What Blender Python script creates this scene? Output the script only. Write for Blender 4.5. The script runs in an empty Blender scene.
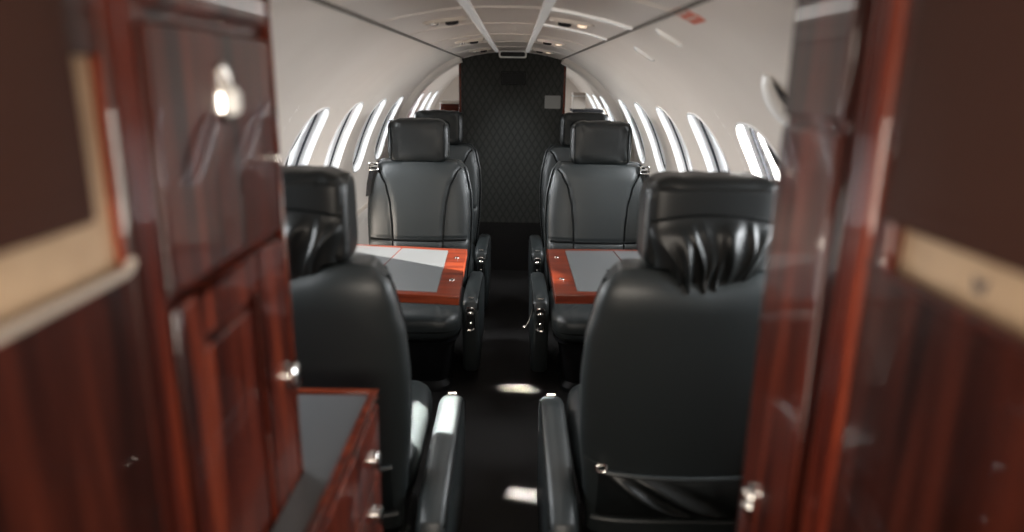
import bpy, bmesh, math, random
from mathutils import Vector, Matrix
random.seed(7)
S = bpy.context.scene
COL = S.collection
PI = math.pi

# ------------------------------------------------------------------ materials
def mat(name, color, rough=.5, metal=0, spec=.5, coat=0, coat_r=.05, sheen=0):
    m = bpy.data.materials.new(name); m.use_nodes = True
    b = m.node_tree.nodes['Principled BSDF']
    b.inputs['Base Color'].default_value = (*color, 1)
    b.inputs['Roughness'].default_value = rough
    b.inputs['Metallic'].default_value = metal
    b.inputs['Specular IOR Level'].default_value = spec
    b.inputs['Coat Weight'].default_value = coat
    b.inputs['Coat Roughness'].default_value = coat_r
    return m
def nodes(m): return m.node_tree.nodes, m.node_tree.links, m.node_tree.nodes['Principled BSDF']
def add_noise(m, scale=(1, 1, 1), nscale=40, detail=4, bump=.1, dist=.002, ramp=None, rough=.6):
    n, l, b = nodes(m)
    tc = n.new('ShaderNodeTexCoord'); mp = n.new('ShaderNodeMapping'); mp.inputs['Scale'].default_value = scale
    no = n.new('ShaderNodeTexNoise'); no.inputs['Scale'].default_value = nscale
    no.inputs['Detail'].default_value = detail; no.inputs['Roughness'].default_value = rough
    l.new(tc.outputs['Object'], mp.inputs['Vector']); l.new(mp.outputs[0], no.inputs['Vector'])
    if bump:
        bp = n.new('ShaderNodeBump'); bp.inputs['Strength'].default_value = bump; bp.inputs['Distance'].default_value = dist
        l.new(no.outputs[0], bp.inputs['Height']); l.new(bp.outputs[0], b.inputs['Normal'])
    if ramp:
        r = n.new('ShaderNodeValToRGB'); e = r.color_ramp.elements
        e[0].position, e[0].color = ramp[0][0], (*ramp[0][1], 1)
        e[1].position, e[1].color = ramp[-1][0], (*ramp[-1][1], 1)
        for p, c in ramp[1:-1]:
            q = e.new(p); q.color = (*c, 1)
        l.new(no.outputs[0], r.inputs[0]); l.new(r.outputs[0], b.inputs['Base Color'])
    return m

LEATHER = add_noise(mat('black_leather', (.0150, .0185, .0193), .40, spec=.45), nscale=260, detail=3, bump=.22, dist=.0012)
LEATHER2 = add_noise(mat('ruched_leather', (.0055, .0065, .0065), .38, spec=.33), nscale=200, detail=3, bump=.15, dist=.001)
PIPE = mat('seam_piping', (.0025, .003, .003), .7, spec=.12)
DARK = mat('black_plastic', (.006, .006, .007), .55, spec=.25)
CARPET = add_noise(mat('black_carpet', (.006, .006, .006), .95, spec=.1), nscale=300, bump=.6, dist=.004,
                   ramp=[(.3, (.008, .008, .0085)), (.7, (.022, .020, .019))])
LINER = add_noise(mat('beige_liner', (.62, .56, .50), .42, spec=.4), nscale=3, detail=2, bump=0,
                  ramp=[(.3, (.62, .555, .495)), (.7, (.66, .595, .535))])
CEIL = mat('ceiling_panel', (.66, .60, .55), .4, spec=.4)
RIDGE = mat('white_ridge_glow', (.88, .87, .85), .2)
_b = RIDGE.node_tree.nodes['Principled BSDF']; _b.inputs['Emission Color'].default_value = (1, .97, .94, 1); _b.inputs['Emission Strength'].default_value = .16  # slight glow put in so ridges and broad ribs look brightly lit
GROOVE = mat('dark_groove', (.10, .085, .07), .7)
WHITE = mat('white_plastic', (.78, .77, .75), .25)
FRAME = mat('window_rim', (.80, .79, .78), .22, spec=.6)
REVEAL = mat('window_reveal', (.88, .89, .90), .3)
GASKET = mat('dark_gasket', (.015, .016, .02), .4)
CHROME = mat('chrome', (.82, .81, .79), .13, metal=1)
BEIGE = add_noise(mat('beige_cloth', (.50, .36, .23), .6), nscale=14, detail=2, bump=0,
                  ramp=[(.3, (.44, .31, .20)), (.7, (.56, .41, .27))])
def wood(name, c0, c1, c2, scale=(26, 26, 1.1), rough=.22, coat=.5):
    m = mat(name, c1, rough + .1, spec=.15, coat=coat, coat_r=.04)
    add_noise(m, scale=scale, nscale=1.6, detail=5, bump=0, ramp=[(.36, c0), (.5, c1), (.66, c2)], rough=.65)
    return m
WOOD = wood('mahogany', (.012, .003, .0025), (.055, .0095, .0055), (.155, .027, .012))
WOODR = wood('red_mahogany', (.018, .0035, .0025), (.095, .0145, .0075), (.24, .044, .018))
WOODD = wood('dark_mahogany', (.007, .0025, .002), (.034, .0085, .0058), (.085, .018, .010), coat=.5)
WOODT = wood('table_mahogany', (.045, .007, .003), (.085, .013, .005), (.14, .024, .008), scale=(1.5, 26, 26))
BROWN = add_noise(mat('brown_leather', (.050, .020, .014), .65, spec=.2), nscale=150, bump=.1, dist=.001)
INLAY = add_noise(mat('table_inlay', (.075, .077, .078), .33, spec=.5), nscale=240, bump=.1, dist=.0006)
CTOP = add_noise(mat('credenza_top', (.060, .061, .063), .36, spec=.5), nscale=200, bump=.06, dist=.0006)
GREYP = mat('grey_placard', (.19, .19, .18), .4)
RED = mat('red_ink', (.52, .13, .085), .5)
CREAM = mat('cream_plastic', (.52, .46, .40), .4)
INK = mat('dark_ink', (.04, .04, .05), .6)
LAMPGLOW = mat('lamp_glow', (1, .85, .7), .3)
_n, _l, _b = nodes(LAMPGLOW); _b.inputs['Emission Color'].default_value = (1, .72, .5, 1); _b.inputs['Emission Strength'].default_value = .8

# quilted fabric : two crossed diagonal line families drive bump + colour
QUILT = mat('quilted_panel', (.02, .022, .02), .6, spec=.25)
def quilt():
    n, l, b = nodes(QUILT)
    tc = n.new('ShaderNodeTexCoord'); sx = n.new('ShaderNodeSeparateXYZ'); l.new(tc.outputs['Object'], sx.inputs[0])
    def m2(op, a, c):
        q = n.new('ShaderNodeMath'); q.operation = op
        for i, v in enumerate((a, c)):
            if v is None: continue
            if isinstance(v, (int, float)): q.inputs[i].default_value = v
            else: l.new(v, q.inputs[i])
        return q.outputs[0]
    u = m2('MULTIPLY', sx.outputs[0], 22); v = m2('MULTIPLY', sx.outputs[2], 13)
    a = m2('PINGPONG', m2('ADD', u, v), .5); c = m2('PINGPONG', m2('SUBTRACT', u, v), .5)
    h = m2('MINIMUM', a, c)
    r = n.new('ShaderNodeValToRGB'); e = r.color_ramp.elements
    e[0].position, e[0].color = 0, (.015, .016, .0145, 1); e[1].position, e[1].color = .22, (.031, .032, .029, 1)
    l.new(h, r.inputs[0]); l.new(r.outputs[0], b.inputs['Base Color'])
    p = n.new('ShaderNodeMath'); p.operation = 'POWER'; l.new(h, p.inputs[0]); p.inputs[1].default_value = .5
    bp = n.new('ShaderNodeBump'); bp.inputs['Strength'].default_value = .35; bp.inputs['Distance'].default_value = .008
    l.new(p.outputs[0], bp.inputs['Height']); l.new(bp.outputs[0], b.inputs['Normal'])
quilt()

# thin clear pane
PANE = bpy.data.materials.new('clear_pane'); PANE.use_nodes = True
def pane():
    n, l = PANE.node_tree.nodes, PANE.node_tree.links
    n.remove(n['Principled BSDF']); o = n['Material Output']
    t = n.new('ShaderNodeBsdfTransparent'); t.inputs[0].default_value = (.96, .97, .98, 1)
    g = n.new('ShaderNodeBsdfGlossy'); g.inputs['Roughness'].default_value = .03
    f = n.new('ShaderNodeFresnel'); f.inputs[0].default_value = 1.35
    x = n.new('ShaderNodeMixShader'); l.new(f.outputs[0], x.inputs[0]); l.new(t.outputs[0], x.inputs[1]); l.new(g.outputs[0], x.inputs[2])
    l.new(x.outputs[0], o.inputs[0])
pane()

# ------------------------------------------------------------------ mesh helpers
class MB:
    def __init__(s): s.v = []; s.f = []
    def add(s, vs, fs):
        o = len(s.v); s.v += [tuple(p) for p in vs]; s.f += [tuple(i + o for i in f) for f in fs]; return s
    def box(s, a, b):
        x0, y0, z0 = a; x1, y1, z1 = b
        return s.add([(x0, y0, z0), (x1, y0, z0), (x1, y1, z0), (x0, y1, z0), (x0, y0, z1), (x1, y0, z1), (x1, y1, z1), (x0, y1, z1)],
                     [(0, 3, 2, 1), (4, 5, 6, 7), (0, 1, 5, 4), (1, 2, 6, 5), (2, 3, 7, 6), (3, 0, 4, 7)])
    def loft(s, rings, cap=True):
        n = len(rings[0]); vs = [p for r in rings for p in r]; fs = []
        for i in range(len(rings) - 1):
            for j in range(n):
                k = (j + 1) % n
                fs.append((i * n + j, i * n + k, (i + 1) * n + k, (i + 1) * n + j))
        if cap:
            fs.append(tuple(range(n - 1, -1, -1))); fs.append(tuple((len(rings) - 1) * n + j for j in range(n)))
        return s.add(vs, fs)
    def grid(s, rows):
        n = len(rows[0]); vs = [p for r in rows for p in r]; fs = []
        for i in range(len(rows) - 1):
            for j in range(n - 1):
                fs.append((i * n + j, i * n + j + 1, (i + 1) * n + j + 1, (i + 1) * n + j))
        return s.add(vs, fs)
    def tube(s, pts, r, n=8, closed=False):
        pts = [Vector(p) for p in pts]; rings = []; N = len(pts)
        for i, p in enumerate(pts):
            if closed: d = pts[(i + 1) % N] - pts[i - 1]
            else: d = pts[min(i + 1, N - 1)] - pts[max(i - 1, 0)]
            d.normalize(); a = Vector((0, 0, 1)) if abs(d.z) < .9 else Vector((1, 0, 0))
            u = d.cross(a).normalized(); w = d.cross(u)
            rr = r[i] if isinstance(r, (list, tuple)) else r
            rings.append([p + (u * math.cos(t) + w * math.sin(t)) * rr for t in [2 * PI * k / n for k in range(n)]])
        if closed: rings.append(rings[0]); return s.loft(rings, cap=False)
        return s.loft(rings)
    def prism(s, poly, fn, a, b):           # poly of 2D points, fn(u,v,w)->3D
        return s.loft([[fn(u, v, a) for u, v in poly], [fn(u, v, b) for u, v in poly]])
    def lathe(s, c, axis, prof, n=20):       # prof: (dist along axis, radius)
        ax = Vector(axis).normalized(); a = Vector((0, 0, 1)) if abs(ax.z) < .9 else Vector((1, 0, 0))
        u = ax.cross(a).normalized(); w = ax.cross(u); c = Vector(c)
        return s.loft([[c + ax * h + (u * math.cos(t) + w * math.sin(t)) * r for t in [2 * PI * k / n for k in range(n)]] for h, r in prof])
    def build(s, name, m, parent=None, bevel=0, seg=3, angle=40, subd=0, inverse=None):
        me = bpy.data.meshes.new(name); me.from_pydata(s.v, [], s.f); me.update()
        bm = bmesh.new(); bm.from_mesh(me)
        bmesh.ops.remove_doubles(bm, verts=bm.verts, dist=1e-5)
        bmesh.ops.recalc_face_normals(bm, faces=bm.faces)
        bm.to_mesh(me); bm.free()
        me.materials.append(m); me.shade_smooth()
        if angle: me.set_sharp_from_angle(angle=math.radians(angle))
        o = bpy.data.objects.new(name, me); COL.objects.link(o)
        if parent: o.parent = parent
        if bevel:
            b = o.modifiers.new('bevel', 'BEVEL'); b.width = bevel; b.segments = seg; b.limit_method = 'ANGLE'; b.angle_limit = math.radians(35)
            b.harden_normals = False
        if subd:
            q = o.modifiers.new('sub', 'SUBSURF'); q.levels = subd; q.render_levels = subd
        return o

def thing(name, label, cat, loc=(0, 0, 0), rotz=0, group=None):
    o = bpy.data.objects.new(name, None); o.empty_display_size = .05; COL.objects.link(o)
    o.location = loc; o.rotation_euler = (0, 0, rotz); o['label'] = label; o['category'] = cat
    if group: o['group'] = group
    return o
def tag(o, label, cat, group=None):
    o['label'] = label; o['category'] = cat
    if group: o['group'] = group
    return o
def struct(o): o['kind'] = 'structure'; return o

def sgnpow(c, e): return math.copysign(abs(c) ** e, c)
def sup(n, k=40):
    return [(sgnpow(math.cos(2 * PI * i / k), 2 / n), sgnpow(math.sin(2 * PI * i / k), 2 / n)) for i in range(k)]
def lerp(a, b, t): return a + (b - a) * t
def interp(tab, z):
    if z <= tab[0][0]: return tab[0][1]
    for (a, u), (b, v) in zip(tab, tab[1:]):
        if z <= b:
            t = (z - a) / (b - a); t = t * t * (3 - 2 * t) * .5 + t * .5
            return lerp(u, v, t)
    return tab[-1][1]
def rrect(hx, hy, r, k=6):
    out = []
    for cx, cy, a0 in ((hx - r, hy - r, 0), (-hx + r, hy - r, 90), (-hx + r, -hy + r, 180), (hx - r, -hy + r, 270)):
        for i in range(k + 1):
            a = math.radians(a0 + 90 * i / k); out.append((cx + r * math.cos(a), cy + r * math.sin(a)))
    return out

# ------------------------------------------------------------------ fuselage shell
RAD, ZC = .759, .682
PHI_G = math.atan2(.693, .31)
Y0, Y1 = -.55, 6.3
WIN_Y = [1.235, 1.77, 2.305, 2.84, 3.375, 3.91, 4.80, 5.25, 5.70]
WPHI, WH = math.radians(23.6), .145            # window centre angle, half width along y
WA = math.radians(14.2)                          # half height (angle)
def sh(side, y, phi, out=0.0):                   # phi<0 -> straight wall below the circle (metres)
    if phi < 0: return (side * (RAD + out), y, ZC + phi)
    return (side * (RAD + out) * math.cos(phi), y, ZC + (RAD + out) * math.sin(phi))

PH_HI, PH_LO = math.radians(40.5), math.radians(6.5)
def build_wall(side, name):
    mb = MB()
    ys = [Y0 + (Y1 - Y0) * i / 40 for i in range(41)]
    mb.grid([[sh(side, y, lerp(PHI_G, PH_HI, j / 10)) for j in range(11)] for y in ys])
    mb.grid([[sh(side, y, p) for p in (PH_LO, PH_LO / 2, 0, -.2, -.45, -.682)] for y in ys])
    # window band
    edges = []; last = Y0
    for wy in WIN_Y:
        a, b = wy - .215, wy + .215
        if a > last + 1e-4: edges.append((last, a, None))
        edges.append((a, b, wy)); last = b
    edges.append((last, Y1, None))
    pc, ph = (PH_HI + PH_LO) / 2, (PH_HI - PH_LO) / 2
    for a, b, wy in edges:
        if wy is None:
            mb.grid([[sh(side, lerp(a, b, i / 4), lerp(PH_HI, PH_LO, j / 12)) for j in range(13)] for i in range(5)])
        else:
            per = []
            for i in range(16): per.append((-1 + i / 8, -1))
            for i in range(16): per.append((1, -1 + i / 8))
            for i in range(16): per.append((1 - i / 8, 1))
            for i in range(16): per.append((-1, 1 - i / 8))
            rings = []
            for k in range(6):
                t = k / 5; ring = []
                for u, v in per:
                    ang = math.atan2(v, u); n = 2.7
                    hx, hy = sgnpow(math.cos(ang), 2 / n), sgnpow(math.sin(ang), 2 / n)
                    yy = lerp(hx * WH, u * .215, t); pp = lerp(WPHI + hy * WA, pc + v * ph, t)
                    ring.append(sh(side, wy + yy, pp))
                rings.append(ring)
            mb.loft(rings, cap=False)
    return struct(mb.build(name, LINER, angle=50))
build_wall(-1, 'wall_left'); build_wall(1, 'wall_right')

def build_windows():
    idx = 0
    for side in (-1, 1):
        for wy in WIN_Y:
            idx += 1
            root = bpy.data.objects.new('window_%d' % idx, None); COL.objects.link(root); root['kind'] = 'structure'
            root.empty_display_size = .05; root.location = sh(side, wy, WPHI)
            inv = Vector(root.location)
            sp = sup(2.7, 64)
            def ring(s, out): return [Vector(sh(side, wy + u * (WH + s), WPHI + v * (WA + s / RAD), out)) - inv for u, v in sp]
            mb = MB(); mb.loft([ring(.007, .001), ring(.006, -.003), ring(.001, -.004), ring(-.001, .0), ring(-.001, .004)], cap=False)
            mb.build('window_frame', FRAME, root, angle=60)
            mb = MB(); mb.loft([ring(-.001, .003), ring(-.003, .016), ring(-.006, .028), ring(-.006, .030)], cap=False)
            mb.build('window_reveal', REVEAL, root, angle=60)
            mb = MB(); mb.loft([ring(.004, .029), ring(-.0065, .0285), ring(-.0125, .029), ring(-.013, .033), ring(.02, .036)], cap=False)
            mb.build('window_gasket', GASKET, root, angle=60)
            r0 = ring(-.010, .032)
            mb = MB(); mb.add(r0 + [Vector(sh(side, wy, WPHI, .032)) - inv], [(i, (i + 1) % 64, 64) for i in range(64)])
            mb.build('window_pane', PANE, root, angle=0)
build_windows()

# floor, ends, ceiling
struct(MB().box((-.80, Y0, -.03), (.80, Y1, 0)).build('floor', CARPET))
CP = [(-.31, 1.375), (-.24, 1.392), (-.16, 1.406), (-.10, 1.414), (0, 1.416), (.10, 1.414), (.16, 1.406), (.24, 1.392), (.31, 1.375)]
mb = MB(); mb.grid([[(x, y, z) for x, z in CP] for y in [Y0 + (Y1 - Y0) * i / 20 for i in range(21)]])
mb.grid([[(x, y, z + .02) for x, z in CP] for y in (Y0, Y1)])
struct(mb.build('ceiling', CEIL))
def shell_poly(off=.01):
    p = [(-(RAD + off), 0)] + [(-(RAD + off) * math.cos(a), ZC + (RAD + off) * math.sin(a)) for a in [PHI_G * i / 12 for i in range(13)]]
    return p + [(-x, z) for x, z in reversed(p)]
struct(MB().prism(shell_poly(), lambda u, v, w: (u, w, v), Y1, Y1 + .04).build('wall_back', LINER))
struct(MB().prism(shell_poly(), lambda u, v, w: (u, w, v), Y0 - .04, Y0).build('wall_front', LINER))
ti = 0
def trim(mb, m, bevel=0):
    global ti
    ti += 1; return struct(mb.build('trim_%d' % ti, m, bevel=bevel))
for s in (-1, 1):
    trim(MB().tube([(s * .31, Y0, 1.372), (s * .31, Y1, 1.372)], .0045), GROOVE)
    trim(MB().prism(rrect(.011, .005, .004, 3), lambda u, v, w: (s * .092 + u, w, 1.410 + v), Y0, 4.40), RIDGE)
def cz(x):
    for (a, u), (b, v) in zip(CP, CP[1:]):
        if a <= x <= b: return lerp(u, v, (x - a) / (b - a))
for y, wide in ((1.30, 0), (1.74, 1), (2.22, 1), (2.76, 0), (3.30, 0), (3.80, 0)):
    for a, b in ((.10, .305), (-.305, -.10), (-.083, .083)):
        xs = [lerp(a, b, i / 10) for i in range(11)]
        big = wide and a > .09
        sec = rrect(.017 if big else .0045, .0050 if big else .0022, .002, 3)
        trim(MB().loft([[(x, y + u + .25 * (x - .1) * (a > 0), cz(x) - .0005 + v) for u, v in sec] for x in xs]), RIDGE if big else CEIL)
# arch ring ahead of the bulkhead (fairing)
mb = MB()
for s in (-1, 1):
    mb.loft([[sh(s, y, p, o) for y, o in ((4.20, .004), (4.215, -.022), (4.25, -.034), (4.31, -.036), (4.35, -.024), (4.37, .004))] for p in [lerp(-.4, 0, i / 4) for i in range(4)] + [lerp(0, PHI_G, i / 24) for i in range(25)]], cap=True)
struct(mb.build('trim_arch', LINER, angle=60))
# sill ledge along both side walls
for s in (-1, 1):
    trim(MB().box((s * .728, .95, .555), (s * .768, 4.2, .60)), LINER, bevel=.006)

# ------------------------------------------------------------------ bulkhead
bk = bpy.data.objects.new('wall_bulkhead', None); COL.objects.link(bk); bk['kind'] = 'structure'; bk.location = (0, 4.5, 0)
top = [(-.318, 1.366)] + [(x, z - .004) for x, z in CP if abs(x) < .30] + [(.328, 1.366)]
MB().prism([(-.318, .33)] + top + [(.328, .33)], lambda u, v, w: (u, w, v), 0, .035).build('quilted_panel', QUILT, bk)
MB().box((-.318, -.002, 0), (.328, .037, .33)).build('kick_panel', CARPET, bk)
MB().box((-.332, -.006, 0), (-.318, .045, 1.362)).build('edge_strip', WOODT, bk, bevel=.003)
MB().box((.328, -.006, 0), (.342, .045, 1.358)).build('edge_strip', WOODT, bk, bevel=.003)
t = thing('air_grille', 'small black air grille high in the middle of the quilted bulkhead', 'grille', (.010, 4.497, 1.255))
mb = MB(); mb.loft([[(u * s + 0, y, v * s2) for u, v in rrect(.078, .042, .006, 3)] for s, s2, y in ((1, 1, .002), (1, 1, -.006), (.9, .84, -.007), (.88, .80, -.001))], cap=False)
mb.build('grille_frame', DARK, t)
mb = MB().box((-.07, -.001, -.035), (.07, .0025, .035))
for i in range(6): mb.box((-.069, -.005, -.031 + i * .0115), (.069, -.001, -.026 + i * .0115))
mb.build('grille_slats', DARK, t)
MB().prism(rrect(.05, .040, .005, 3), lambda u, v, w: (.262 + u, w, 1.112 + v), 4.4935, 4.4995).build('placard', GREYP)
tag(bpy.data.objects['placard'], 'plain grey square placard at the right edge of the quilted bulkhead', 'placard')
# white rimmed slot under the ceiling, just ahead of the bulkhead
t = thing('ceiling_outlet', 'white-rimmed dark slot in the ceiling centre above the bulkhead', 'vent', (.006, 4.22, 1.411))
mb = MB(); mb.loft([[(u * a, y, -.021 + v * b) for u, v in rrect(.082, .021, .012, 4)] for a, b, y in ((1, 1, .05), (1, 1, -.004), (.95, .82, -.007), (.88, .6, -.003), (.88, .6, .02))], cap=False)
mb.build('outlet_rim', WHITE, t)
MB().box((-.074, .008, -.036), (.074, .022, -.006)).build('outlet_slot', DARK, t)

# beyond the bulkhead
t = thing('vanity_cabinet', 'small pale cabinet behind the bulkhead seen past its right edge', 'cabinet', (.535, 4.95, 0))
MB().box((-.10, 0, 0), (.10, .25, 1.03)).build('cabinet_body', LINER, t, bevel=.004)
MB().box((-.108, -.01, 1.03), (.108, .26, 1.05)).build('cabinet_top', DARK, t, bevel=.004)
t = thing('storage_box', 'light grey box standing on the pale cabinet beyond the bulkhead', 'box', (.475, 5.0, 1.05))
MB().box((-.045, 0, 0), (.045, .12, .115)).build('box_body', CREAM, t, bevel=.006)
MB().box((-.047, -.002, .085), (.047, .122, .098)).build('box_lid_band', WHITE, t, bevel=.003)
t = thing('wood_cabinet', 'orange wooden cabinet behind the bulkhead seen past its left edge', 'cabinet', (-.40, 4.72, 0))
MB().box((-.075, 0, 0), (.075, .3, 1.085)).build('cabinet_body', WOODT, t, bevel=.004)
MB().box((-.080, -.006, 1.085), (.080, .306, 1.10)).build('cabinet_top', CREAM, t, bevel=.004)

# ------------------------------------------------------------------ ceiling vents, placards, small fittings
VENT_G = 'ceiling vents beside the aisle'
names = {0: 'nearest', 1: 'middle', 2: 'farthest'}
for s, sn in ((-1, 'left'), (1, 'right')):
    for i, y in enumerate((1.98, 3.02, 3.95)):
        x = s * .172
        t = thing('ceiling_vent', '%s oval air vent with reading light, %s of the ceiling ridges' % (names[i], sn), 'vent', (x, y, cz(x) - .0005), 0, VENT_G)
        t.rotation_euler = (0, s * math.radians(7), 0)
        mb = MB(); mb.loft([[(u * a, v * a, z) for u, v in rrect(.062, .028, .027, 6)] for a, z in ((1, .004), (1, -.005), (.93, -.009), (.88, -.007))])
        mb.build('bezel', CEIL if s > 0 else CREAM, t)
        MB().lathe((-s * .018, 0, -.006), (0, 0, -1), [(0, .019), (.008, .018), (.010, .014), (.004, .011)], 18).build('air_nozzle', DARK, t)
        MB().lathe((s * .030, 0, -.006), (0, 0, -1), [(0, .013), (.006, .012), (.007, .010)], 16).build('reading_light', LAMPGLOW if s > 0 else CHROME, t)

def wall_frame(side, y, phi, off=.0):            # rotation so local z = inward normal, x = aft, y = up along the curve
    n = Vector((-side * math.cos(phi), 0, -math.sin(phi)))
    ax = Vector((0, 1, 0)); up = n.cross(ax)
    m = Matrix((ax, up, n)).transposed().to_4x4(); m.translation = Vector(sh(side, y, phi, -off)); return m
def on_wall(name, label, cat, side, p, group=None):
    phi = math.atan2(p[2] - ZC, abs(p[0])); t = thing(name, label, cat, group=group); t.matrix_world = wall_frame(side, p[1], phi); return t
t = on_wall('exit_placard', 'small red-lettered placard on the upper right ceiling liner', 'placard', 1, (.331, 1.32, 1.366))
MB().prism(rrect(.042, .026, .004, 3), lambda u, v, w: (u, v, w), -.002, .0015).build('placard_plate', RED, t)
mb = MB()
for v in (-.011, .008):
    for k in range(7): mb.box((-.034 + k * .010, v - .0022, .001), (-.027 + k * .010, v + .0022, .0024))
mb.build('lettering_line', CREAM, t)
for p, lab in (((.366, 1.635, 1.345), 'slim white strip shaped as a light streak on the right liner nearer the red placard'),
               ((.398, 2.11, 1.328), 'slim white strip shaped as a light streak on the right liner farther down the cabin')):
    t = on_wall('light_streak', lab, 'light streak', 1, p, 'added light streaks')
    MB().loft([[(u * a, v * a, z) for u, v in rrect(.010, .036, .009, 5)] for a, z in ((1, -.002), (1, .004), (.8, .008))]).build('streak_strip', WHITE, t)  # added white strip, shaped like a streak of light on the liner
    MB().box((-.003, -.02, .006), (.003, .02, .0092)).build('streak_middle', CREAM, t)
# assist handle at the right emergency exit
t = on_wall('assist_handle', 'curved white grab handle on the right liner beside the tall cabinet', 'handle', 1, (.536, 1.325, 1.219))
pts = [(-.005 + .012 * math.sin(PI * i / 14), lerp(-.066, .066, i / 14), .004 + .022 * math.sin(PI * i / 14) ** .6) for i in range(15)]
MB().tube(pts, [.0105 + .004 * math.sin(PI * i / 14) for i in range(15)], 10).build('grip', WHITE, t)
MB().prism(rrect(.020, .060, .012, 4), lambda u, v, w: (u + .024, v, w), -.002, .0022).build('handle_recess', DARK, t)

# ------------------------------------------------------------------ seats
HW = [(.26, .200), (.36, .214), (.50, .228), (.64, .232), (.74, .227), (.81, .213), (.85, .203), (.885, .176), (.898, .13)]
TANR = math.tan(math.radians(8))
def yo(z): return -(z - .36) * TANR
HW = [(a, b + .007) for a, b in HW]
def pad_front(x, z, bump=True):
    hw = interp(HW, z) - .006; n = 3.4
    q = max(0, 1 - abs(x / hw) ** n) ** (1 / n)
    tf = .055 * (1 if z < .82 else max(.35, 1 - ((z - .82) / .09) ** 2 * .5))
    y = -.055 + tf * q
    if bump:
        c = seam_x(z); d = abs(x) - c
        y += .010 * (1 / (1 + math.exp(d / .006))) - .006 * math.exp(-(d / .007) ** 2)
        if z < .60: y += -.009 * math.exp(-((z - .545) / .007) ** 2) + .008 * (1 / (1 + math.exp((z - .545) / .006)))
    return y + yo(z)
def seam_x(z):
    return interp([(.26, .112), (.50, .112), (.60, .116), (.70, .124), (.78, .142), (.84, .170), (.88, .205), (.9, .24)], z)
def make_back_pad(root):
    zs = [.27 + (.888 - .27) * i / 60 for i in range(61)]
    rows = []
    for z in zs:
        hw = interp(HW, z) - .006
        rows.append([(hw * math.sin(PI / 2 * (j / 24 - 1)), pad_front(hw * math.sin(PI / 2 * (j / 24 - 1)), z), z) for j in range(49)])
    # close at the back
    mb = MB()
    full = []
    for r, z in zip(rows, zs):
        hw = interp(HW, z) - .006
        back = [(hw * math.sin(PI / 2 * (1 - j / 6)), yo(z) - .085, z) for j in range(0, 13)]
        full.append(r + back)
    mb.loft(full)
    mb.build('backrest', LEATHER, root, angle=60)
def make_shell(root):
    mb = MB(); sp = sup(3.6, 56); rings = []
    zs = [.245 + (.885 - .245) * i / 40 for i in range(41)]
    for z in zs:
        hw = interp(HW, z) + .004
        tk = .046 if z < .80 else .046 * math.sqrt(max(.12, 1 - ((z - .80) / .092) ** 2))
        ring = []
        for u, v in sp:
            x = hw * u; dz = 0
            if z > .80 and abs(x) < .12:                    # notch under the headrest
                dz = -.030 * (.5 + .5 * math.cos(PI * min(1, abs(x) / .12))) * ((z - .80) / .085)
            ring.append((x, -.105 + tk * v + yo(z), z + dz))
        rings.append(ring)
    # rounded crown
    z = .885
    for k in (1, 2, 3):
        a = k / 3; hw = lerp(interp(HW, z) + .004, .075, a * a); tk = .046 * math.sqrt(.12) * (1 - .75 * a)
        ring = []
        for u, v in sp:
            x = hw * u; dz = -.030 * (.5 + .5 * math.cos(PI * min(1, abs(x) / .12))) if abs(x) < .12 else 0
            ring.append((x, -.105 + tk * v + yo(z), z + .010 * math.sin(a * PI / 2) + dz))
        rings.append(ring)
    mb.loft(rings); mb.build('back_shell', LEATHER, root, angle=70)
def shell_back(x, z):
    hw = interp(HW, z) + .004; q = max(0, 1 - abs(x / hw) ** 3.6) ** (1 / 3.6)
    return -.105 - .046 * q + yo(z)
def superbox(c, h, n=4.0, nz=4.0, k=44, m=22, fn=None):
    rings = []; sp = sup(n, k)
    for i in range(m + 1):
        a = -PI / 2 + PI * i / m; a = max(-PI / 2 + .03, min(PI / 2 - .03, a))
        zz = sgnpow(math.sin(a), 2 / nz); s = abs(math.cos(a)) ** (2 / nz)
        ring = []
        for u, v in sp:
            p = Vector((c[0] + h[0] * u * s, c[1] + h[1] * v * s, c[2] + h[2] * zz))
            ring.append(fn(p) if fn else p)
        rings.append(ring)
    return MB().loft(rings)
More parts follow.
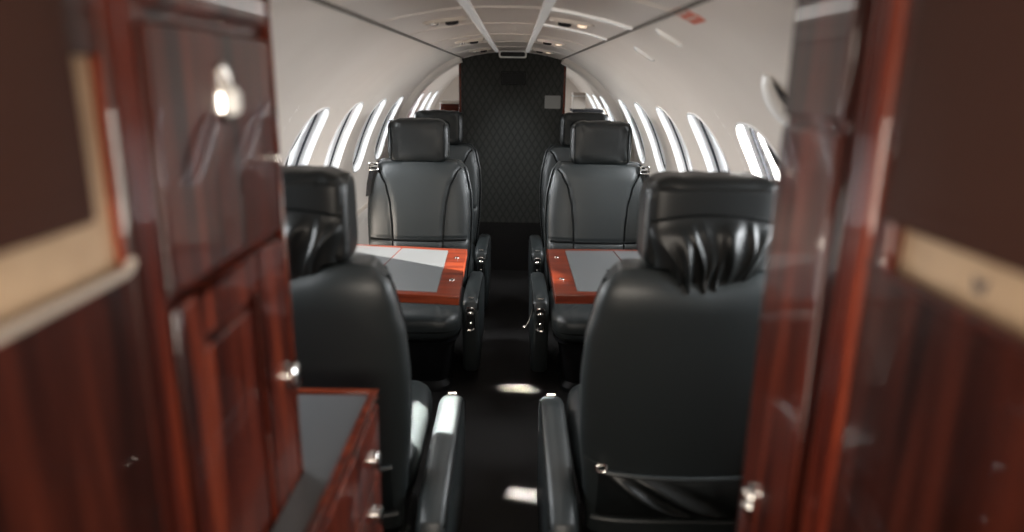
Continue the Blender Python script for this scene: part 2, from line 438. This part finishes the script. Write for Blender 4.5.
def make_seat(name, label, loc, rotz, arm_in, inboard, outer_arm=True, lever=False, belt=True, seed=1, clip=True):
    """inboard = local x sign of the aisle side"""
    rnd = random.Random(seed)
    root = thing(name, label, 'seat', loc, rotz, 'black leather cabin seats')
    make_back_pad(root); make_shell(root)
    # seams on the front of the back
    for s in (-1, 1):
        pts = [(s * seam_x(z), pad_front(s * seam_x(z), z) + .0045, z) for z in [.40 + (.862 - .40) * i / 28 for i in range(29)]]
        MB().tube(pts, .0042, 6).build('seam', PIPE, root)
    pts = [(x, pad_front(x, .545) + .006, .545) for x in [-.215 + .43 * i / 30 for i in range(31)]]
    MB().tube(pts, .0052, 6).build('seam', PIPE, root)
    # shell edge piping
    pts = [(s * 1.0 * (interp(HW, z) - .002), -.075 + yo(z), z) for s in (1,) for z in [.30 + .56 * i / 20 for i in range(21)]]
    for s in (-1, 1): MB().tube([(s * x, y, z) for x, y, z in pts], .004, 6).build('edge_piping', PIPE, root)
    # headrest pillow
    def wr(p):
        d = .0025 * math.sin(p.x * 60 + p.z * 35 + seed) * math.sin(p.z * 48 + seed * 2) + .002 * math.sin(p.x * 110 - p.z * 60)
        return p + Vector((0, d, d * .6 + .004 * math.cos(p.x * 12)))
    yh = yo(.97) - .045
    superbox((0, yh, .977), (.134, .058, .095), 7, 6.5, 72, 34, wr).build('headrest', LEATHER2, root, angle=0)
    for s in (-1, 1):
        pts = [(s * .118, yh + .0575 * (1 - abs(v) ** 5) ** .2 * (1 if abs(v) < .97 else .8), .977 + v * .085) for v in [-.95 + 1.9 * i / 20 for i in range(21)]]
        MB().tube(pts, .0026, 6).build('headrest_piping', PIPE, root)
    MB().box((-.10, yh - .03, .84), (-.08, yh - .012, .92)).build('headrest_post', CHROME, root)
    MB().box((.08, yh - .03, .84), (.10, yh - .012, .92)).build('headrest_post', CHROME, root)
    # gathered cover on the rear of the headrest : flat band on top, arched seam, fanned folds below
    FOLDS = [(-.90, .009, .07), (-.60, .016, .10), (-.30, .010, .055), (-.13, .016, .085), (.17, .008, .05), (.33, .017, .11), (.62, .011, .06), (.88, .012, .10)]
    rows = []; NX, NZ = 120, 44
    for j in range(NZ + 1):
        v = j / NZ; z = lerp(.850, 1.066, v); row = []
        for i in range(NX + 1):
            u = -1 + 2 * i / NX
            arch = .985 + .018 * (1 - u * u)
            low = .850 + .046 * smooth(abs(u), .42, .80)
            zz = lerp(low, 1.066, v)
            w = lerp(.116, .1345, smooth(v, 0, .45)) - .004 * smooth(zz, 1.05, 1.066)
            f = max(0, min(1, (arch - zz) / .035)); f = f * f * (3 - 2 * f)
            k = (arch - zz) / .13                                           # 0 at the arched seam .. 1 at the hem
            q = u * (1 + .55 * k) + .05 * math.sin(k * 5 + seed) + .03 * math.sin(u * 9 + seed * 1.7)
            fold = 0
            for fc, fa, fwid in FOLDS: fold += fa * math.exp(-((q - fc - .07 * math.sin(k * 4 + fc * 9)) / (fwid * (1.25 - .4 * k))) ** 2) * (.55 + .45 * math.sin(fc * 23 + k * 3))
            puff = .013 * math.sin(PI * max(0, min(1, k)))
            b = yh - .059 * max(0.12, (1 - abs(u) ** 9)) ** .3
            if zz > 1.045: b += .04 * ((zz - 1.045) / .021) ** 2 * 1.0
            row.append((u * w, b - f * (fold * (.45 + .9 * k) + puff) * (1 - abs(u) ** 6) - .003, zz))
        rows.append(row)
    MB().grid(rows).build('headrest_cover', LEATHER2, root, angle=0)
    pts = [(u * .134, yh - .064 * max(.12, 1 - abs(u) ** 9) ** .3 , .985 + .018 * (1 - u * u)) for u in [-.93 + 1.86 * i / 24 for i in range(25)]]
    MB().tube(pts, .0032, 6).build('cover_seam', PIPE, root)
    # rear pocket : elastic top band + slouching folded pouch + lower bar
    rows = []
    for j in range(31):
        v = j / 30; row = []
        for i in range(73):
            u = -1 + 2 * i / 72; x = u * .196; sag = .014 * (1 - u * u)
            z = lerp(.300, .422 - sag, v)
            e = .004 + .026 * math.sin(PI * min(1, v * .92)) ** .6 * (1 - abs(u) ** 4)
            qd = (u * inboard * -1 + 1) * .8 - (1 - v) * .75                # folds run diagonally from the clip corner
            d = .013 * math.exp(-((qd - .10) / .07) ** 2) - .008 * math.exp(-((qd - .24) / .07) ** 2) + .011 * math.exp(-((qd - .40) / .09) ** 2) - .006 * math.exp(-((qd - .62) / .10) ** 2)
            d += .007 * math.exp(-((u * -inboard - .55 - .2 * v) / .12) ** 2) * (1 - v) - .005 * math.exp(-((u * -inboard - .30) / .10) ** 2)
            e += d * math.sin(PI * min(1, v * 1.02 + .0)) ** .6 * (1 - abs(u) ** 6)
            row.append((x, shell_back(x, z) - e, z))
        rows.append(row)
    MB().grid(rows).build('rear_pocket', LEATHER2, root, angle=0)
    pts = [(u * .200, shell_back(u * .2, .42) - .007, .425 - .014 * (1 - u * u)) for u in [-1 + 2 * i / 30 for i in range(31)]]
    MB().tube(pts, .0065, 8).build('pocket_band', LEATHER, root)
    pts = [(u * .205, shell_back(u * .2, .29) - .006, .292) for u in [-1 + 2 * i / 20 for i in range(21)]]
    MB().tube(pts, .008, 8).build('pocket_hem', LEATHER, root)
    cx = inboard * .192 * (1 if clip else -1)
    mb = MB(); mb.tube([(cx + dx, shell_back(cx, .435) - .012, .435 + dz) for dx, dz in rrect(.010, .008, .004, 3)], .0028, 6, closed=True)
    mb.build('pocket_clip', CHROME, root)
    MB().loft([[(x, shell_back(min(.22, abs(x)), z) - .004 + o, z2) for o, z2 in ((0, z - .006), (-.003, z - .006), (-.003, z + .006), (0, z + .006))]
               for x, z in [(inboard * (1 if clip else -1) * a, lerp(.435, .453, i / 6)) for i, a in enumerate((.196, .20, .206, .212, .218, .224, .229))]]).build('pocket_strap', LEATHER, root)
    # seat cushion : box with puffy front roll
    def cs(p):
        t = max(0, (p.y - .30) / .2)
        p.z += .012 * math.sin(max(0, min(1, (p.y + .02) / .5)) * PI) * (1 if p.z > .3 else 0) + .01 * t * (p.z > .3)
        if p.z > .3: p.z -= .007 * math.exp(-((abs(p.x) - .15) / .008) ** 2)
        return p
    superbox((0, .215, .300), (.226, .265, .072), 6, 3.2, 80, 20, cs).build('seat_cushion', LEATHER, root, angle=0)
    MB().tube([(.222 * u, .215 + .262 * v, .292) for u, v in sup(6, 48)], .004, 6, closed=True).build('cushion_piping', PIPE, root)
    # pedestal + skirt
    mb = MB(); mb.loft([[(u * a, .19 + v * b, z) for u, v in sup(7, 32)] for a, b, z in ((.18, .20, 0), (.18, .20, .02), (.165, .185, .04), (.19, .215, .20), (.215, .25, .235))])
    mb.build('seat_base', DARK, root)
    # armrests
    arms = [(inboard, arm_in)]
    if outer_arm: arms.append((-inboard, .268))
    for s, off in arms:
        hwid = .034 if s == inboard else .020
        prof = [(-.25, .28), (-.225, .335), (-.17, .362), (.0, .378), (.20, .386), (.28, .385), (.315, .372), (.330, .345), (.334, .30), (.330, .20), (.318, .10), (.30, .055)]
        low = [(-.13, .22), (-.10, .15), (-.04, .09), (.06, .06), (.20, .05), (.28, .05), (.315, .05), (.330, .05)]
        poly = prof + [(.24, .045), (.0, .05), (-.20, .07), (-.245, .12)]
        mb = MB(); rings = []
        for xx, k in ((-1, .90), (-.86, .965), (-.5, 1.0), (.5, 1.0), (.86, .965), (1, .90)):
            cy, czz = .10, .21
            rings.append([(s * off + xx * hwid, cy + (a - cy) * (1 - (1 - k) * .5), czz + (b - czz) * k) for a, b in poly])
        mb.loft(rings); ao = mb.build('armrest', LEATHER, root, bevel=.006, angle=50)
        if s != inboard: continue
        # chrome control plate on the sloping front face of the aisle-side armrest
        yb = .3345
        mb = MB(); mb.loft([[(s * off + u * a, yb + o, .300 + v * a2) for u, v in rrect(.019, .052, .012, 4)] for a, a2, o in ((1, 1, -.006), (1, 1, .003), (.86, .93, .006), (.66, .84, .004), (.62, .82, -.004))], cap=False)
        pl = mb.build('control_plate', CHROME, ao)
        MB().box((s * off - .013, yb - .004, .255), (s * off + .013, yb + .0015, .345)).build('plate_inset', DARK, pl)
        MB().lathe((s * off, yb, .322), (0, 1, 0), [(0, .013), (.006, .012), (.009, .009), (.010, .004)], 18).build('recline_button', CHROME, pl)
        MB().loft([[(s * off + u * a, yb + o, .274 + v * a) for u, v in rrect(.007, .014, .004, 3)] for a, o in ((1, 0), (1, .006), (.6, .008))]).build('latch_button', CHROME, pl)
        # outer seam along the arm
        MB().tube([(s * (off + hwid * .93), a, b - .012) for a, b in prof[1:8]], .0028, 6).build('arm_piping', PIPE, ao)
        MB().tube([(s * off + w, .306, .382) for w in (-.012, 0, .012)], .003, 8).build('arm_hinge', CHROME, ao)
        if lever:
            MB().tube([(s * (off + .03), .30, .345), (s * (off + .045), .31, .29), (s * (off + .062), .315, .262)], .0028, 6).build('lever', CHROME, root)
            MB().lathe((s * (off + .066), .316, .262), (s, 0, 0), [(-.008, .004), (-.004, .008), (.004, .008), (.008, .004)], 12).build('lever_knob', CHROME, root)
    if belt:   # shoulder strap end and buckle at the outboard shoulder
        s = -inboard
        st = MB().loft([[(s * x, y + yo(z) + .004, z), (s * (x + .022), y + yo(z) + .004, z - .008), (s * (x + .022), y + yo(z) + .001, z - .008), (s * x, y + yo(z) + .001, z)] for x, y, z in
                   ((.165, -.015, .895), (.185, -.003, .870), (.195, .0, .85), (.207, -.01, .80), (.213, -.015, .74))]).build('shoulder_strap', DARK, root)
        mb = MB().tube([(s * .194 + dx, .008 + yo(.87), .868 + dz) for dx, dz in rrect(.020, .016, .007, 4)], .0045, 8, closed=True)
        mb.tube([(s * .194 - .02, .008 + yo(.87), .868), (s * .194 + .02, .008 + yo(.87), .868)], .005, 8)
        mb.build('belt_buckle', CHROME, st)
    return root
def smooth(x, a, b):
    t = max(0, min(1, (x - a) / (b - a))); return t * t * (3 - 2 * t)

make_seat('cabin_seat', 'black leather seat in the right foreground seen from behind with ruched headrest cover', (.413, 1.50, 0), 0, .275, -1, seed=1, belt=False)
make_seat('cabin_seat', 'black leather seat in the left foreground seen from behind, past the low wooden credenza', (-.436, 1.50, 0), 0, .291, 1, outer_arm=False, seed=4, belt=False, clip=False)
make_seat('cabin_seat', 'black leather seat facing the camera behind the sunlit left folding table', (-.405, 3.00, 0), PI, .258, -1, seed=2)
make_seat('cabin_seat', 'black leather seat facing the camera behind the right folding table, with small arm lever', (.408, 3.00, 0), PI, .268, 1, lever=True, seed=3)
make_seat('cabin_seat', 'rear row black seat mostly hidden behind the left facing seat, beside the bulkhead', (-.405, 3.82, 0), PI, .262, -1, seed=5)
make_seat('cabin_seat', 'rear row black seat mostly hidden behind the right facing seat, beside the bulkhead', (.415, 3.82, 0), PI, .262, 1, seed=6)

# ------------------------------------------------------------------ folding tables
def table(label, pts, hinge, loc):
    """pts: far-outboard, far-inboard, near-inboard, near-outboard (x,y) top at z=.62"""
    root = thing('folding_table', label, 'table', loc)
    L = Vector(loc); z1, z0 = .620, .592
    P = [Vector((x - L.x, y - L.y)) for x, y in pts]
    c = sum(P, Vector((0, 0))) / 4
    fo, fi, ni, no = P
    s = 1 if fi.x > fo.x else -1
    # inlay corners : thin rim front/back, wide wooden border at the aisle end
    q = [fo + Vector((s * .02, -.022)), fi + Vector((-s * .070, -.028)), ni + Vector((-s * .072, .040)), no + Vector((s * .02, .034))]
    mb = MB()
    vs = [(p.x, p.y, z) for z in (z1, z0) for p in P] + [(p.x, p.y, z1) for p in q] + [(p.x, p.y, z1 - .004) for p in q]
    fs = [(4, 5, 6, 7)]
    for i in range(4):
        j = (i + 1) % 4
        fs += [(i, j, 4 + j, 4 + i), (i, j, 8 + j, 8 + i), (8 + i, 8 + j, 12 + j, 12 + i)]
    fs.append((12, 13, 14, 15))
    mb.add(vs, fs); mb.build('table_frame', WOODT, root, bevel=.003)
    h0 = [lerp(q[0].x, q[1].x, hinge[0]), lerp(q[0].y, q[1].y, hinge[0])]; h1 = [lerp(q[3].x, q[2].x, hinge[1]), lerp(q[3].y, q[2].y, hinge[1])]
    def leaf(a, b, c2, d): 
        MB().prism([(p[0], p[1]) for p in (a, b, c2, d)], lambda u, v, w: (u, v, w), z1 - .0035, z1 + .0006).build('inlay', INLAY, root)
    g = .0025
    leaf(q[0], (h0[0] - s * g, h0[1]), (h1[0] - s * g, h1[1]), q[3]); leaf((h0[0] + s * g, h0[1]), q[1], q[2], (h1[0] + s * g, h1[1]))
    MB().tube([(h0[0], h0[1], z1 - .001), (h1[0], h1[1], z1 - .001)], .0022, 6).build('hinge_line', WOODR, root)
    for a in (.22, .70):
        p = lerp(Vector(fi), Vector(ni), a) + Vector((-s * .032, 0))
        MB().lathe((p.x, p.y, z1 - .001), (0, 0, 1), [(0, .009), (.003, .0085), (.004, .005)], 14).build('latch_pin', CHROME, root)
    # support arm from the side wall ledge
    cy = (fo.y + no.y) / 2
    MB().loft([[(fo.x + s * a, cy + v * .03, zz + u * .012) for u, v in rrect(1, 1, .3, 3)] for a, zz in ((.008, z0 - .005), (.10, z0 - .010), (.30, z0 - .008))]).build('support_arm', DARK, root)
    return root
table('folding wooden table with black inlay and sunlit stripe, left of the aisle', [(-.728, 2.635), (-.152, 2.56), (-.137, 1.965), (-.728, 2.03)], (.63, .52), (-.43, 2.3, 0))
table('folding wooden table with black inlay, right of the aisle and mostly in shade', [(.728, 2.60), (.152, 2.585), (.152, 1.995), (.728, 2.01)], (.62, .55), (.43, 2.3, 0))

# ------------------------------------------------------------------ forward cabinets
def cab_poly(side, xin, ztop=None):              # cross-section following the fuselage, inner face at x = xin
    R = RAD - .006; a1 = math.acos(min(1, abs(xin) / R))
    a1 = min(a1, PHI_G)
    pts = [(side * abs(xin), 0), (side * R, 0)] + [(side * R * math.cos(a1 * i / 12), ZC + R * math.sin(a1 * i / 12)) for i in range(13)]
    if ztop is not None:
        pts = [(x, min(z, ztop)) for x, z in pts]
    if abs(xin) < .31: pts.append((side * abs(xin), 1.374))
    return pts
def tall_cabinet(side, xin, y0, y1, label, loc):
    root = thing('tall_cabinet', label, 'cabinet', loc); L = Vector(loc)
    MB().prism(cab_poly(side, xin), lambda u, v, w: (u - L.x, w - L.y, v), y0, y1).build('carcass', WOOD, root, bevel=.003)
    return root, L
XL, XR = -.290, .330
# left tall cabinet : upper door with paddle latch, lower framed door with knob
cl, L = tall_cabinet(-1, XL, .575, .886, 'tall glossy mahogany cabinet at left with chrome latch and round knob', (-.5, .74, 0))
def face(root, L, x, s, y0, y1, z0, z1, th, name, m, bevel=.006):
    return MB().box((x - L.x, y0 - L.y, z0), (x + s * th - L.x, y1 - L.y, z1)).build(name, m, root, bevel=bevel)
ud = face(cl, L, XL, 1, .585, .879, 1.058, 1.292, .010, 'upper_door', WOOD)
up = face(cl, L, XL, 1, .585, .879, 1.305, 1.362, .010, 'top_rail', WOOD)
ld = MB()
x0, x1 = XL - L.x, XL + .010 - L.x
ld.box((x0, .785 - L.y, .05), (x1, .879 - L.y, 1.046)); ld.box((x0, .585 - L.y, .05), (x1, .625 - L.y, 1.046))
ld.box((x0, .625 - L.y, 1.000), (x1, .785 - L.y, 1.046)); ld.box((x0, .625 - L.y, .05), (x1, .785 - L.y, .12))
ldo = ld.build('lower_door', WOODR, cl, bevel=.004)
MB().box((x0, .640 - L.y, .135), (x0 + .006, .770 - L.y, .985)).build('door_panel', WOODR, ldo, bevel=.004)
# paddle latch
mb = MB(); mb.loft([[(XL + .010 + o - L.x, .728 - L.y + u * a, 1.232 + v * a) for u, v in rrect(.013, .030, .012, 5)] for a, o in ((1, 0), (1, .004), (.85, .007))])
lt = mb.build('door_latch', CHROME, ud)
mb = MB(); mb.loft([[(XL + .016 + o - L.x, .730 - L.y + u * a, 1.224 + v * a) for u, v in rrect(.009, .015, .008, 5)] for a, o in ((1, 0), (1, .007), (.7, .011))])
mb.build('latch_paddle', WHITE, lt)
def knob(root, c, axis, r=.015, name='knob'):
    MB().lathe(c, axis, [(0, r * 1.05), (.002, r * 1.05), (.003, r * .6), (.006, r * .6), (.007, r * .95), (.010, r), (.0125, r * .85), (.0135, r * .3)], 22).build(name, CHROME, root)
knob(ldo, (XL + .010 - L.x, .864 - L.y, .858), (1, 0, 0), .018, 'door_knob')
knob(ud, (XL + .010 - L.x, .852 - L.y, 1.152), (1, 0, 0), .0045, 'door_catch')
MB().box((XL - .004 - L.x, .886 - L.y, .0), (XL + .011 - L.x, .891 - L.y, 1.36)).build('edge_strip', WOODT, cl, bevel=.002)

# right tall cabinet : upper door, lower door with chrome cluster latch
cr, L2 = tall_cabinet(1, XR, .645, .800, 'tall glossy mahogany cabinet at right with shiny chrome latch near its foot', (.53, .72, 0))
ud2 = face(cr, L2, XR, -1, .652, .795, 1.215, 1.345, .008, 'upper_door', WOODD)
ld2 = face(cr, L2, XR, -1, .652, .795, .06, 1.205, .008, 'lower_door', WOOD)
mb = MB(); mb.loft([[(XR - .008 - o - L2.x, .746 - L2.y + u * a, .752 + v * a) for u, v in rrect(.012, .024, .011, 5)] for a, o in ((1, 0), (1, .004), (.8, .006))])
lt2 = mb.build('door_latch', CHROME, ld2)
for dy, dz in ((-.006, .010), (.006, .008), (-.005, -.004), (.006, -.010)):
    MB().lathe((XR - .013 - L2.x, .746 - L2.y + dy, .752 + dz), (-1, 0, 0), [(0, .0055), (.004, .005), (.007, .003)], 12).build('latch_stud', CHROME, lt2)

# near partitions framing the doorway (rounded column + niche under an overhead slab)
def partition(side, xin, y0, y1, label, loc, nz, slab, slab_label):
    root = thing('doorway_partition', label, 'partition', loc); L = Vector(loc)
    zb, zt, ny0, ny1 = nz
    R = RAD - .006
    def bx(mb, a, b): 
        xa, xb = sorted((a[0] - L.x, b[0] - L.x)); mb.box((xa, a[1] - L.y, a[2]), (xb, b[1] - L.y, b[2]))
    xo = side * .66
    mb = MB(); bx(mb, (xin, y0, 0), (xo, y1, zb)); bx(mb, (xin, y0, zt), (side * .46, y1, 1.372 if abs(xin) < .31 else 1.362)); bx(mb, (xin, ny1, zb), (side * .52, y1, zt)); bx(mb, (xin, y0, zb), (side * .52, ny0, zt))
    mb.build('partition_panel', WOODD, root, bevel=.004)
    xk = xin + side * .010
    mb = MB(); bx(mb, (xk, ny0, zb), (xk + side * .01, ny1, zt)); mb.build('niche_back', BEIGE, root)
    # rim following the niche opening with a rounded lower aft corner
    r = .02; y_a = ny1
    pts = [(ny0, zb)] + [(lerp(ny0, y_a - r, i / 8), zb) for i in range(1, 9)] + [(y_a - r + r * math.sin(a), zb + r - r * math.cos(a)) for a in [PI / 2 * i / 8 for i in range(1, 9)]] + [(y_a, lerp(zb + r, zt, i / 6)) for i in range(1, 7)]
    MB().tube([(xin - side * .001 - L.x, y - L.y, z) for y, z in pts], .0042, 10).build('niche_rim', CREAM if side < 0 else WOOD, root)
    # half-round lacquered column at the aft edge
    for yy, rr in ((y1 - .006, .013), (y1 + .016, .011)):
        MB().lathe((xin + side * .004 - L.x, yy - L.y, 0), (0, 0, 1), [(0, rr), (.5, rr), (1.0, rr), (1.36, rr)], 24).build('corner_column', WOODR, root)
    # overhead slab : own thing (a door panel hung on the partition)
    sy0, sy1, sz0, sz1, th = slab
    xs = xin - side * .0004
    t = thing('overhead_door', slab_label, 'cabinet door', (xs, (sy0 + sy1) / 2, sz0))
    MB().box((min(0, -side * th), -(sy1 - sy0) / 2, 0), (max(0, -side * th), (sy1 - sy0) / 2, sz1 - sz0)).build('door_slab', BROWN, t, bevel=.005)
    MB().box((min(-side * th, -side * (th + .002)), -(sy1 - sy0) / 2 + .02, .02), (max(-side * th, -side * (th + .002)), (sy1 - sy0) / 2 - .02, sz1 - sz0 - .02)).build('door_panel', BROWN, t, bevel=.001)
    return root, L
partition(-1, XL, .16, .556, 'blurred mahogany doorway partition at the left frame edge with a beige niche', (-.45, .36, 0),
          (1.096, 1.262, .18, .546), (.17, .490, 1.145, 1.366, .010), 'dark brown overhead door panel above the left beige niche')
pr, LP = partition(1, XR, .16, .600, 'blurred mahogany doorway partition at the right frame edge with a beige niche', (.48, .38, 0),
          (1.100, 1.20, .18, .552), (.17, .553, 1.142, 1.352, .010), 'dark brown overhead door panel above the right beige niche')
# small embroidered mark on the right niche back
mb = MB(); xk = XR + .0095
for a, b in (((-.006, .006), (-.003, -.005)), ((-.003, -.005), (0, .003)), ((0, .003), (.003, -.005)), ((.003, -.005), (.006, .006))):
    mb.tube([(xk - LP.x, .452 + a[0] - LP.y, 1.118 + a[1]), (xk - LP.x, .452 + b[0] - LP.y, 1.118 + b[1])], .0012, 6)
mb.build('niche_mark', INK, pr)

# low credenza behind the left seat
XC = -.222
cd = thing('low_credenza', 'low mahogany credenza with black top and two chrome knobs, left foreground', 'cabinet', (-.48, 1.03, 0))
L = Vector((-.48, 1.03, 0))
XF = XL + .0115
MB().box((XC - .004 - L.x, .893 - L.y, 0), (-.748 - L.x, 1.150 - L.y, .690)).box((XC - .004 - L.x, .56 - L.y, 0), (XF - L.x, .893 - L.y, .690)).build('carcass', WOODR, cd, bevel=.004)
MB().box((XC - .014 - L.x, .894 - L.y, .690), (-.742 - L.x, 1.138 - L.y, .6965)).box((XC - .014 - L.x, .562 - L.y, .690), (XF - L.x, .894 - L.y, .6965)).build('black_top', CTOP, cd, bevel=.001)
mb = MB().box((XC - .012 - L.x, .56 - L.y, .685), (XC - L.x, 1.152 - L.y, .702)).box((-.748 - L.x, 1.139 - L.y, .685), (XC - L.x, 1.152 - L.y, .702))
mb.build('edge_lip', WOODT, cd, bevel=.003)
for zc, z0, z1 in ((.602, .548, .678), (.492, .430, .540)):
    d = MB().box((XC - .006 - L.x, .60 - L.y, z0), (XC + .003 - L.x, 1.142 - L.y, z1)).build('drawer', WOODR, cd, bevel=.003)
    knob(d, (XC + .003 - L.x, 1.078 - L.y, zc), (1, 0, 0), .0165, 'drawer_knob')
MB().box((XC - .006 - L.x, .60 - L.y, .05), (XC + .003 - L.x, 1.142 - L.y, .423)).build('door', WOODR, cd, bevel=.003)

# ------------------------------------------------------------------ light
W = bpy.data.worlds.new('sky'); S.world = W; W.use_nodes = True
bg = W.node_tree.nodes['Background']; bg.inputs[0].default_value = (.93, .97, 1, 1); bg.inputs[1].default_value = 2.2
def lamp(kind, name, loc, energy, color=(1, 1, 1), target=None, **kw):
    d = bpy.data.lights.new(name, kind); d.energy = energy; d.color = color
    for k, v in kw.items(): setattr(d, k, v)
    o = bpy.data.objects.new(name, d); COL.objects.link(o); o.location = loc
    if target is not None: o.rotation_euler = (Vector(target) - Vector(loc)).to_track_quat('-Z', 'Y').to_euler()
    return o
win = Vector((.66, 1.77, 1.045)); away = Vector((1.0, -.71, .34)).normalized()
lamp('SPOT', 'sun_beam', win + away * 4, 30000, (1, .95, .88), win, spot_size=math.radians(6), spot_blend=.05, shadow_soft_size=.02)
for side in (-1, 1):
    for wy in WIN_Y:
        a = Vector(sh(side, wy, WPHI, .075)); n = Vector((-side * math.cos(WPHI), 0, -math.sin(WPHI)))
        lamp('AREA', 'window_daylight', a, 8.5, (.95, .98, 1), a + n, shape='RECTANGLE', size=.36, size_y=.27)
lamp('AREA', 'cockpit_daylight', (0, -.35, 1.06), 14, (1, .90, .78), (0, 3, 1.06), shape='RECTANGLE', size=.8, size_y=.24)
lamp('AREA', 'cabin_ceiling_light', (0, 2.4, 1.395), 3, (1, .95, .9), (0, 2.4, 0), shape='RECTANGLE', size=.12, size_y=3.0)
for lx, ly, tx, ty, tz, sx, sy, e, rz in ((-.215, 1.62, -.215, 1.680, .385, .18, .20, 5.5, 0), (.035, 2.52, .055, 2.655, 0, .15, .07, 1.9, .12), (.06, 1.66, .088, 1.885, 0, .14, .06, 1.6, -.12)):  # lamps added under the ceiling for the sunlit patches on armrest and floor
    o = lamp('AREA', 'sun_patch_lamp', (lx, ly, 1.385), e, (1, .95, .87), (tx, ty, tz), shape='RECTANGLE', size=sx, size_y=sy, spread=math.radians(1.2))
    o.rotation_euler.rotate_axis('Z', rz)

# ------------------------------------------------------------------ camera
f = 690.0; pitch = math.atan(187 / f); roll = math.radians(.86)
cam = bpy.data.cameras.new('camera'); co = bpy.data.objects.new('camera', cam); COL.objects.link(co)
cam.sensor_width = 36; cam.lens = f / 1024 * 36; cam.clip_start = .02
c_, s_ = math.cos(roll), math.sin(roll)
fw = Vector((0, math.cos(pitch), -math.sin(pitch))); rt = Vector((1, 0, 0)); upv = Vector((0, math.sin(pitch), math.cos(pitch)))
r2 = rt * c_ + upv * s_; u2 = -rt * s_ + upv * c_
M = Matrix((r2, u2, -fw)).transposed().to_4x4(); M.translation = Vector((.02, 0, 1.25)); co.matrix_world = M
cam.dof.use_dof = True; cam.dof.focus_distance = 3.0; cam.dof.aperture_fstop = 1.6; cam.dof.aperture_blades = 0
S.camera = co
S.view_settings.view_transform = 'Standard'; S.view_settings.look = 'None'; S.view_settings.exposure = 0
